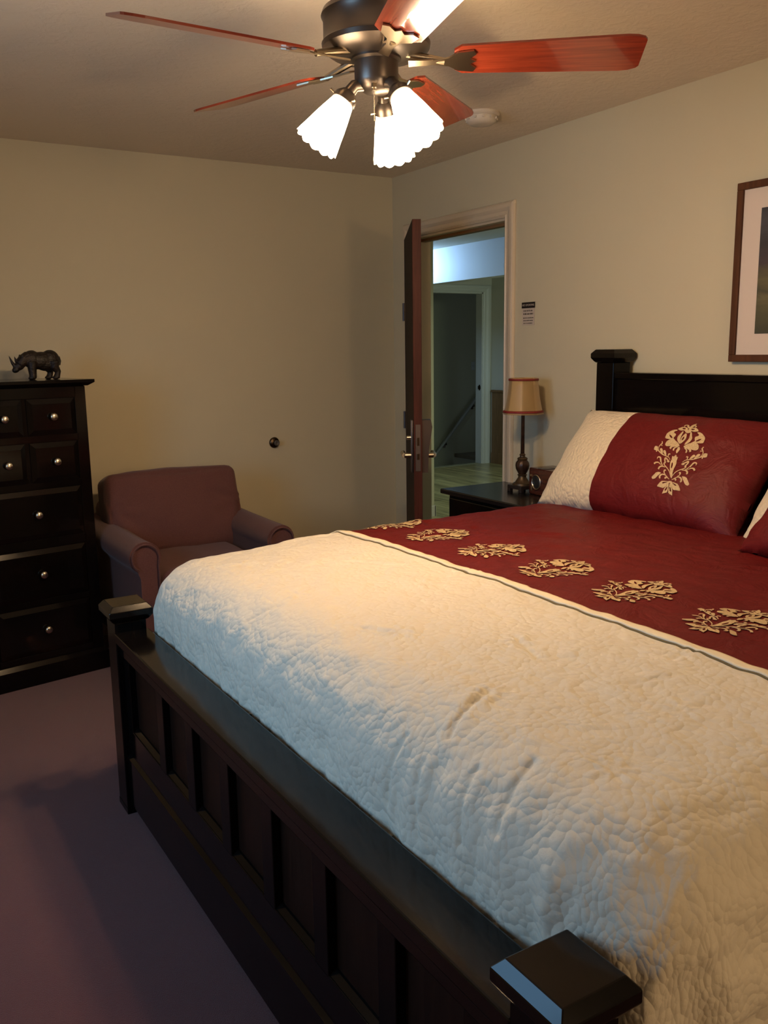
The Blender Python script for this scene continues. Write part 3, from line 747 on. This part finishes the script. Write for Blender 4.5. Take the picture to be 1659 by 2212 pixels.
# ================================================================== ARMCHAIR
ch = empty('armchair', (-1.515, -.50, 0), 'mauve upholstered rolled arm armchair in the corner beside the chest', 'armchair')
def rot2(): pass
def pillow_box(name, x0, x1, y0, y1, z0, z1, r, puff, parent, M=None, n=26, seed=0, arch=0):
    """rounded soft box built from a subdivided cube pushed to a rounded shape"""
    b = BM(); bmesh.ops.create_cube(b, size=2); bmesh.ops.subdivide_edges(b, edges=b.edges, cuts=n, use_grid_fill=True)
    hx, hy, hz = (x1-x0)/2, (y1-y0)/2, (z1-z0)/2; c = Vector(((x0+x1)/2, (y0+y1)/2, (z0+z1)/2))
    for v in b.verts:
        u = v.co.copy()
        p = Vector((u.x*hx, u.y*hy, u.z*hz)); q = Vector((max(-hx+r, min(hx-r, p.x)), max(-hy+r, min(hy-r, p.y)), max(-hz+r, min(hz-r, p.z))))
        d = p-q; p = q+d.normalized()*r if d.length > 1e-6 else p
        fx, fy, fz = 1-u.x**2, 1-u.y**2, 1-u.z**2
        p += Vector((u.x*fy*fz*puff*.5, u.y*fx*fz*puff, u.z*fx*fy*puff))
        if arch: p.z += arch*(u.z > .2)*fx*.5
        p += Vector((nz(p.x*7, p.y*7, seed), nz(p.y*7, p.z*7, seed+2), nz(p.x*8, p.z*8, seed+5)))*.006
        # radiating creases from the upper corners
        for sx in (-1, 1):
            qx, qz = p.x-sx*hx*.98, p.z-hz*.15; rr = hypot(qx, qz)
            if parent and name == 'back_cushion' and u.y < -.5: p.y += .008*sin(8*atan2(qz, -sx*qx))*exp(-(rr/.17)**2)
        v.co = p+c
    if M is not None: bmesh.ops.transform(b, matrix=M, verts=b.verts)
    return obj(name, b, CHAIRM, parent, True)
# coordinates local to the chair: x right, y back(+)
pillow_box('seat_base', -.27, .27, -.37, .36, .11, .385, .03, .01, ch, seed=1)
pillow_box('seat_cushion', -.255, .255, -.405, .20, .375, .515, .045, .012, ch, seed=2)
pillow_box('back_frame', -.33, .33, 0.25, .42, .12, .75, .05, .01, ch, seed=3)
pillow_box('back_cushion', -.335, .325, -.10, .10, -.205, .205, .040, .028, ch, Matrix.Translation((.0, .19, .675)) @ Matrix.Rotation(radians(-14), 4, 'X'), seed=4, arch=-.02)
for s in (-1, 1):
    xi = s*.258                                       # inner face
    # keyhole profile: panel below, roll above hanging outwards
    P = []
    rr = .069; cxr = xi+s*(rr-.006); czr = .594
    P.append((xi, .11)); P.append((xi, czr-.03))
    for k in range(0, 19):
        a = radians(200-k*14.5); P.append((cxr+s*rr*cos(a), czr+rr*sin(a)))
    P.append((xi+s*.082, .50)); P.append((xi+s*.085, .11))
    b = BM(); nY = 10; rings = []
    for i in range(nY+1):
        y = -.385+(.40+.385)*i/nY
        k = 1-.02*(i == 0)
        tb = .010*sin(pi*min(1, (i/nY)*.9+.02))*1.0
        rings.append([b.verts.new((p[0]+.004*nz(p[1]*9, y*5, s)+s*tb*(p[1] > .45)*(abs(p[0]-xi) > .02), y, p[1]+(.012*(i/nY))*(p[1] > .5)-.008*sin(pi*i/nY)*(p[1] > .5))) for p in P])
    m = len(P)
    for A, B in zip(rings, rings[1:]):
        for i in range(m): b.faces.new((A[i], A[(i+1) % m], B[(i+1) % m], B[i]))
    f0 = b.faces.new(rings[0]); b.faces.new(rings[-1])
    r = bmesh.ops.inset_region(b, faces=[f0], thickness=.012, depth=.010)
    o = obj('arm', b, CHAIRM, ch); md = o.modifiers.new('b', 'BEVEL'); md.width = .008; md.segments = 3; md.limit_method = 'ANGLE'; md.angle_limit = radians(50); autosmooth(o, 60)
    b = BM(); yy = -.397
    pip = [(xi+s*.008, yy, .30)]+[(xi+s*.008, yy, czr-.03)]+[(cxr+s*(rr-.010)*cos(radians(200-k*14.5)), yy, czr+(rr-.010)*sin(radians(200-k*14.5))) for k in range(19)]
    tube(b, pip, .0035, 8); obj('piping', b, CHAIRM, o, True)
for sx in (-1, 1):
    for yy in (-.34, .36):
        b = BM(); lathe(b, [(.018, 0), (.026, .12)], 16, Matrix.Translation((sx*.24, yy, 0))); obj('leg', b, ESPV, ch)

# ================================================================== NIGHTSTAND, LAMP, RADIO
NZ = .785; NX0, NX1, NY0, NY1 = -.415, -.012, -1.70, -1.065
ns = empty('nightstand', ((NX0+NX1)/2, (NY0+NY1)/2, 0), 'black espresso nightstand between doorway and bed', 'nightstand')
no = Vector(((NX0+NX1)/2, (NY0+NY1)/2, 0))
def nobj(name, b, m, parent=ns): bmesh.ops.translate(b, vec=-no, verts=b.verts); return obj(name, b, m, parent)
b = BM(); box(b, NX0, NX1, NY0, NY1, NZ-.024, NZ, .005); nobj('tabletop', b, mat('espresso_gloss', (.012, .010, .010), .22, spec=.5, build=b_grain((.008, .007, .007), (.014, .011, .010), 1, strength=.02)))
b = BM(); box(b, NX0+.035, NX1-.005, NY0+.03, NY1-.03, .06, NZ-.024, .003); nobj('cabinet_body', b, ESPV)
for z0, z1 in ((.52, .745), (.30, .505), (.09, .285)):
    b = BM(); box(b, NX0+.018, NX0+.036, NY0+.05, NY1-.05, z0, z1, .005); d = nobj('drawer', b, ESP)
    b = BM(); M0 = Matrix.Translation((NX0+.018, (NY0+NY1)/2, (z0+z1)/2)) @ Matrix.Rotation(-pi/2, 4, 'Y')
    lathe(b, [(0, 0), (.007, 0), (.006, .012), (.015, .02), (.013, .028), (0, .031)], 20, M0); o = nobj('knob', b, NICKEL, d)
b = BM(); box(b, NX0+.03, NX1-.005, NY0+.025, NY1-.025, 0, .06, .003); nobj('plinth', b, ESP)

LP = Vector((-.150, -1.368, NZ))
lamp = empty('table_lamp', LP, 'slim bronze table lamp with a tan panelled shade trimmed in red, on the nightstand', 'table lamp')
LB = mat('lamp_bronze', (.05, .022, .014), .35, .3, build=b_noise(70, .3, .002, (.03, .014, .010), (.08, .04, .022), 25))
LG = mat('lamp_antique_gold', (.085, .055, .028), .4, .5)
b = BM(); box(b, -.050, .050, -.050, .050, .014, .032, .003)
for sx in (-1, 1):
    for sy in (-1, 1): box(b, sx*.050-(.02 if sx > 0 else 0), sx*.050+(.0 if sx > 0 else .02), sy*.050-(.02 if sy > 0 else 0), sy*.05+(0 if sy > 0 else .02), 0, .016, .002)
bs = obj('lamp_base', b, mat('lamp_foot', (.02, .014, .012), .4), lamp); 
b = BM(); lathe(b, [(.046, .032), (.044, .040), (.033, .046), (.028, .055), (.020, .066), (.019, .074), (.024, .079), (.019, .083)], 28); autosmooth(obj('lamp_foot_ring', b, LG, lamp), 40)
b = BM(); lathe(b, [(.018, .083), (.021, .088), (.032, .108), (.0345, .125), (.032, .138), (.024, .148), (.021, .152)], 48, rmod=lambda a, r, z: 1-.07*abs(sin(a*7))); obj('lamp_urn', b, LB, lamp, True)
b = BM(); lathe(b, [(.022, .150), (.025, .156), (.022, .161), (.013, .165), (.012, .171), (.016, .174), (.012, .178), (.0085, .182)], 28); autosmooth(obj('lamp_collar', b, LG, lamp), 40)
b = BM(); lathe(b, [(.0095, .178), (.0080, .40), (.006, .44), (.006, .53)], 16); obj('lamp_pole', b, LB, lamp, True)
# bell shade, 8 soft panels
def hexmod(a, r, z):
    k = pi/4; t = (a % k)-k/2; return .965+.035*(cos(k/2)/cos(t)-cos(k/2))/(1-cos(k/2))
SH = [(.097, .368), (.090, .380), (.083, .41), (.076, .45), (.070, .50), (.067, .535)]
def b_shadefab(nt, b_):
    v = coords(nt); sp = N(nt, 'ShaderNodeSeparateXYZ'); nt.links.new(v, sp.inputs[0])
    at = mathn(nt, 'ARCTAN2', sp.outputs['Y'], sp.outputs['X']); s = mathn(nt, 'SINE', mathn(nt, 'MULTIPLY', at, v=4.0))
    nt.links.new(ramp(nt, mathn(nt, 'ADD', mathn(nt, 'MULTIPLY', s, v=4.0), v=.5), [(.0, (.30, .19, .07)), (1, (.42, .28, .115))]), b_.inputs['Base Color'])
b = BM(); rings = []
lathe(b, SH, 64, rmod=hexmod, cap=False); so = obj('lamp_shade', b, mat('tan_silk', (.4, .24, .1), .45, sheen=.3, build=b_shadefab), lamp, True)
md = so.modifiers.new('t', 'SOLIDIFY'); md.thickness = .002
REDT = mat('red_braid', (.20, .012, .010), .6)
for r0, z0, r1, z1 in ((.0935, .3745, .0885, .3845), (.0675, .523, .0665, .532)):
    b = BM(); lathe(b, [(r0+.0015, z0), (r1+.0015, z1)], 64, rmod=hexmod, cap=False); o = obj('shade_trim', b, REDT, so, True); md = o.modifiers.new('t', 'SOLIDIFY'); md.thickness = .002; md.offset = 1
b = BM(); 
for k in range(3): tube(b, [(0, 0, .52), (.066*cos(k*2.1), .066*sin(k*2.1), .53)], .0015, 6)
obj('shade_spider', b, BRASS, lamp)

RP = Vector((-.13, -1.56, NZ))
rad = empty('radio', RP, 'small dark wood clock radio with round speaker beside the lamp', 'radio', radians(-6))
RAW = mat('rosewood', (.07, .018, .012), .25, coat=.3, build=b_grain((.045, .010, .007), (.10, .028, .016), 1, strength=.03))
b = BM(); box(b, -.055, .085, -.145, .115, .0, .125, .008, 3); autosmooth(obj('radio_case', b, RAW, rad), 40)
for yy in (.05, -.08):
    M0 = Matrix.Translation((-.0555, yy, .062)) @ Matrix.Rotation(-pi/2, 4, 'Y')
    b = BM(); lathe(b, [(.036, 0), (.036, .004), (.033, .006), (.0305, .004), (.030, 0)], 40, M0); o = obj('chrome_ring', b, NICKEL, rad, True)
    b = BM(); lathe(b, [(.031, .0), (.031, .002), (.012, .0035), (0, .004)], 32, M0); obj('speaker', b, mat('black_grille', (.01, .009, .009), .6, build=b_noise(900, .6, .001)), rad, True)
for q in ((.082, .092, .02, .045), (.085, .100, .085, .095)):
    b = BM(); box(b, -.058, -.055, *q); obj('radio_button', b, NICKEL, rad)
b = BM(); box(b, -.052, .02, .0, .05, .125, .128, .001); obj('radio_top_plate', b, mat('grey_plate', (.10, .095, .085), .4), rad)

# ================================================================== PICTURE
PY0, PY1, PZ0, PZ1 = -3.33, -2.389, 1.396, 2.033; FWD = .026
pic = empty('framed_picture', (-.0, (PY0+PY1)/2, PZ0), 'framed dark landscape with wide pale mat hanging above the headboard', 'picture')
po = Vector((0, (PY0+PY1)/2, PZ0))
b = BM()
for a in ((PY0, PY1, PZ0, PZ0+FWD), (PY0, PY1, PZ1-FWD, PZ1), (PY0, PY0+FWD, PZ0+FWD, PZ1-FWD), (PY1-FWD, PY1, PZ0+FWD, PZ1-FWD)): box(b, -.026, -.002, a[0], a[1], a[2], a[3], .002)
bmesh.ops.translate(b, vec=-po, verts=b.verts); obj('picture_frame', b, mat('walnut_frame', (.06, .02, .009), .55, spec=.2, build=b_grain((.060, .021, .008), (.10, .036, .013), 2)), pic)
b = BM(); box(b, -.016, -.004, PY0+.02, PY1-.02, PZ0+.02, PZ1-.02); bmesh.ops.translate(b, vec=-po, verts=b.verts); obj('picture_mat', b, mat('mat_board', (.66, .56, .48), .8), pic)
b = BM(); box(b, -.0175, -.0165, PY0+.10, PY1-.101, 1.497, 1.936); bmesh.ops.translate(b, vec=-po, verts=b.verts); obj('painting', b, mat('landscape_print', (.04, .04, .03), .6, build=b_painting), pic)

# ================================================================== SIGN
sg = empty('no_smoking_sign', (-.0012, -1.222, 1.64), 'small no smoking sticker on the wall right of the doorway', 'sign')
def plate(name, y0, y1, z0, z1, m, x=0, t=.001, parent=sg): b = BM(); box(b, x-t, x, y0, y1, z0, z1); return obj(name, b, m, parent)
SPP = mat('clear_sticker', (.56, .47, .38), .5); BLK = mat('sign_black', (.015, .010, .008), .5); INK = mat('sign_ink', (.07, .05, .04), .6)
plate('sign_backing', -.045, .045, -.075, .034, SPP); hd = plate('sign_header', -.048, .048, .006, .034, BLK, -.001)
def text(s, size, m, parent, loc):
    cu = bpy.data.curves.new('lettering', 'FONT'); cu.body = s; cu.size = size; cu.align_x = 'CENTER'; cu.align_y = 'CENTER'; cu.extrude = .0003
    o = bpy.data.objects.new('lettering', cu); COL.objects.link(o); me = None
    dg = bpy.context.evaluated_depsgraph_get(); me = bpy.data.meshes.new_from_object(o.evaluated_get(dg)); bpy.data.objects.remove(o)
    o = bpy.data.objects.new('lettering', me); COL.objects.link(o); me.materials.clear(); me.materials.append(m); o.parent = parent
    o.matrix_local = Matrix.Translation(loc) @ Matrix(((0, 0, -1, 0), (-1, 0, 0, 0), (0, 1, 0, 0), (0, 0, 0, 1)))
    return o
text('NO SMOKING', .0138, mat('sign_white', (.50, .43, .36), .5), sg, (-.0024, 0, .020))
b = BM(); rnd = random.Random(3)
for z, hh_, wd in ((-.006, .0075, .036), (-.021, .0075, .036), (-.040, .005, .036), (-.0525, .005, .037), (-.065, .005, .033)):
    y = wd
    while y > -wd+.004:
        l = rnd.uniform(.003, .011); e2 = max(-wd, y-l); q = y
        while q > e2+.001: box(b, -.0016, -.001, q-.0014, q, z-hh_/2, z+hh_/2*rnd.uniform(.5, 1)); q -= .0021
        y = e2-.0035
obj('printed_lines', b, INK, sg)

# ================================================================== WALL BUMPER, SMOKE DETECTOR
wb = empty('door_bumper', (-.81, 0, .951), 'round dark bronze door bumper on the back wall right of the armchair', 'door stop')
b = BM(); M0 = Matrix.Rotation(pi/2, 4, 'X')
lathe(b, [(.0, 0), (.030, 0), (.031, .004), (.027, .010), (.020, .013), (.013, .015), (.012, .030), (.0, .030)], 36, M0); autosmooth(obj('rose', b, BRONZE, wb), 50)
b = BM(); lathe(b, [(.012, .028), (.0155, .032), (.0155, .042), (.012, .046), (.0095, .043), (0, .042)], 28, M0); autosmooth(obj('rubber_tip', b, mat('grey_rubber', (.09, .08, .07), .5), wb), 50)
sd = empty('smoke_detector', (-.43, -1.40, H), 'round white smoke detector on the ceiling near the doorway', 'smoke detector')
b = BM(); lathe(b, [(0, 0), (.077, 0), (.077, -.010), (.071, -.016), (0, -.016)], 40); autosmooth(obj('mounting_base', b, WHITEP, sd), 40)
b = BM(); lathe(b, [(.066, -.016), (.066, -.022), (.062, -.036), (.050, -.045), (.030, -.048), (0, -.048)], 40)
for k in range(12): a = k*pi/6; box(b, .058, .070, -.004, .004, -.030, -.021, M=Matrix.Rotation(a, 4, 'Z'))
autosmooth(obj('detector_cover', b, WHITEP, sd), 40)

# ================================================================== CEILING FAN
HB = Vector((-1.585, -2.445, 0)); 
fan = empty('ceiling_fan', (HB.x, HB.y, H), 'ceiling fan with five cherry blades and a lit cluster of glass shades', 'ceiling fan')
def Z(z): return z-H
b = BM(); lathe(b, [(0, Z(2.44)), (.075, Z(2.44)), (.07, Z(2.39)), (.045, Z(2.36)), (.045, Z(2.335)), (0, Z(2.335))], 40); autosmooth(obj('canopy', b, FANB, fan), 40)
b = BM(); lathe(b, [(0, Z(2.34)), (.115, Z(2.34)), (.138, Z(2.328)), (.143, Z(2.315)), (.138, Z(2.305)), (.138, Z(2.255)), (.143, Z(2.248)), (.141, Z(2.236)), (.12, Z(2.222)), (.075, Z(2.213)), (0, Z(2.213))], 56); autosmooth(obj('motor_housing', b, FANB, fan), 40)
b = BM(); lathe(b, [(0, Z(2.214)), (.066, Z(2.214)), (.066, Z(2.208)), (.058, Z(2.203)), (.058, Z(2.158)), (.054, Z(2.150)), (.046, Z(2.138)), (.030, Z(2.128)), (0, Z(2.125))], 48); autosmooth(obj('switch_housing', b, FANB, fan), 40)
for k in range(5):
    az = radians(-35.5+72*k); R0 = Matrix.Rotation(az, 4, 'Z')
    b = BM(); pit = Matrix.Rotation(radians(-15), 4, 'X')
    L0, L1, w0, w1 = .205, .69, .060, .076
    P = [(L0, -w0*.7), (L0+.02, -w0), (L1-.05, -w1)]+[(L1-.05+.05*sin(radians(t)), -w1+.022*(1-cos(radians(t)))*1.0) for t in (30, 60, 85)]
    P += [(x, -y) for x, y in P[::-1]]
    prism(b, P, -.003, .003, 'xy', Matrix.Translation((0, 0, Z(2.205))) @ pit); bl = obj('fan_blade', b, CHERRY, fan); bl.matrix_local = R0
    b = BM(); iron = [(.085, -.014), (.15, -.010), (.19, -.018), (.215, -.040), (.255, -.046), (.262, -.030), (.245, -.012), (.262, 0), (.245, .012), (.262, .030), (.255, .046), (.215, .040), (.19, .018), (.15, .010), (.085, .014)]
    prism(b, iron, -.0085, -.0045, 'xy', Matrix.Translation((0, 0, Z(2.205))) @ pit)
    tube(b, [(.08, 0, Z(2.222)), (.13, 0, Z(2.212)), (.18, 0, Z(2.200))], .009, 10); io = obj('blade_iron', b, BRASS, bl)
def scallop_shade(az, tilt=radians(35)):
    R0 = Matrix.Rotation(az, 4, 'Z'); base = Vector((.080, 0, Z(2.118)))
    M0 = R0 @ Matrix.Translation(base) @ Matrix.Rotation(-tilt, 4, 'Y') @ Matrix.Rotation(pi, 4, 'X')  # axis +z local -> down and outwards
    b = BM(); tube(b, [R0 @ Vector((.030, 0, Z(2.148))), R0 @ Vector((.060, 0, Z(2.142))), R0 @ base], [.016, .016, .018], 14)
    lathe(b, [(0, -.012), (.020, -.010), (.031, .004), (.033, .020), (.030, .022), (0, .020)], 28, M0)
    arm = obj('light_arm', b, FANB, fan); autosmooth(arm, 40)
    for a in (0, 2.1, 4.2):
        b = BM(); tube(b, [M0 @ Vector((.030*cos(a), .030*sin(a), .014)), M0 @ Vector((.045*cos(a), .045*sin(a), .012))], [.0022, .003], 8)
        obj('thumb_screw', b, BRASS, arm)
    # glass tulip
    b = BM(); seg = 72; rings = []; prof_ = [(.026, .004), (.029, .018), (.0325, .032), (.039, .056), (.0455, .082), (.051, .108), (.0565, .130), (.060, .143)]
    for i, (r, z) in enumerate(prof_):
        t = i/(len(prof_)-1)
        rings.append([b.verts.new((r*(1+.02*t*cos(12*2*pi*k/seg))*cos(2*pi*k/seg), r*(1+.02*t*cos(12*2*pi*k/seg))*sin(2*pi*k/seg), z+.005*(t**6)*abs(cos(6*2*pi*k/seg))*1.2)) for k in range(seg)])
    for A, B in zip(rings, rings[1:]):
        for k in range(seg): b.faces.new((A[k], A[(k+1) % seg], B[(k+1) % seg], B[k]))
    bmesh.ops.transform(b, matrix=M0, verts=b.verts); so = obj('lamp_shade', b, GLASSW, fan, True)
    b = BM(); v = sphere(b, (0, 0, .085), .022, (1, 1, 1.3)); bmesh.ops.transform(b, matrix=M0, verts=b.verts); obj('bulb', b, BULBM, so, True)
    l = bpy.data.lights.new('bulb_light', 'POINT'); l.energy = BULB_W; l.color = WARM; l.shadow_soft_size = .03
    lo = bpy.data.objects.new('bulb_light', l); COL.objects.link(lo); lo.parent = so; lo.location = M0 @ Vector((0, 0, .140))
for az in (162, -78, 42): scallop_shade(radians(az))
b = BM(); tube(b, [(-.02, -.03, Z(2.133)), (-.035, -.045, Z(2.128)), (-.036, -.046, Z(2.12))], .003, 8); box(b, -.041, -.031, -.051, -.041, Z(2.127), Z(2.137))
for k in range(22): sphere(b, (-.036, -.046, Z(2.120-.0035*k)), .0016, seg=8)
obj('pull_chain', b, BRASS, fan)
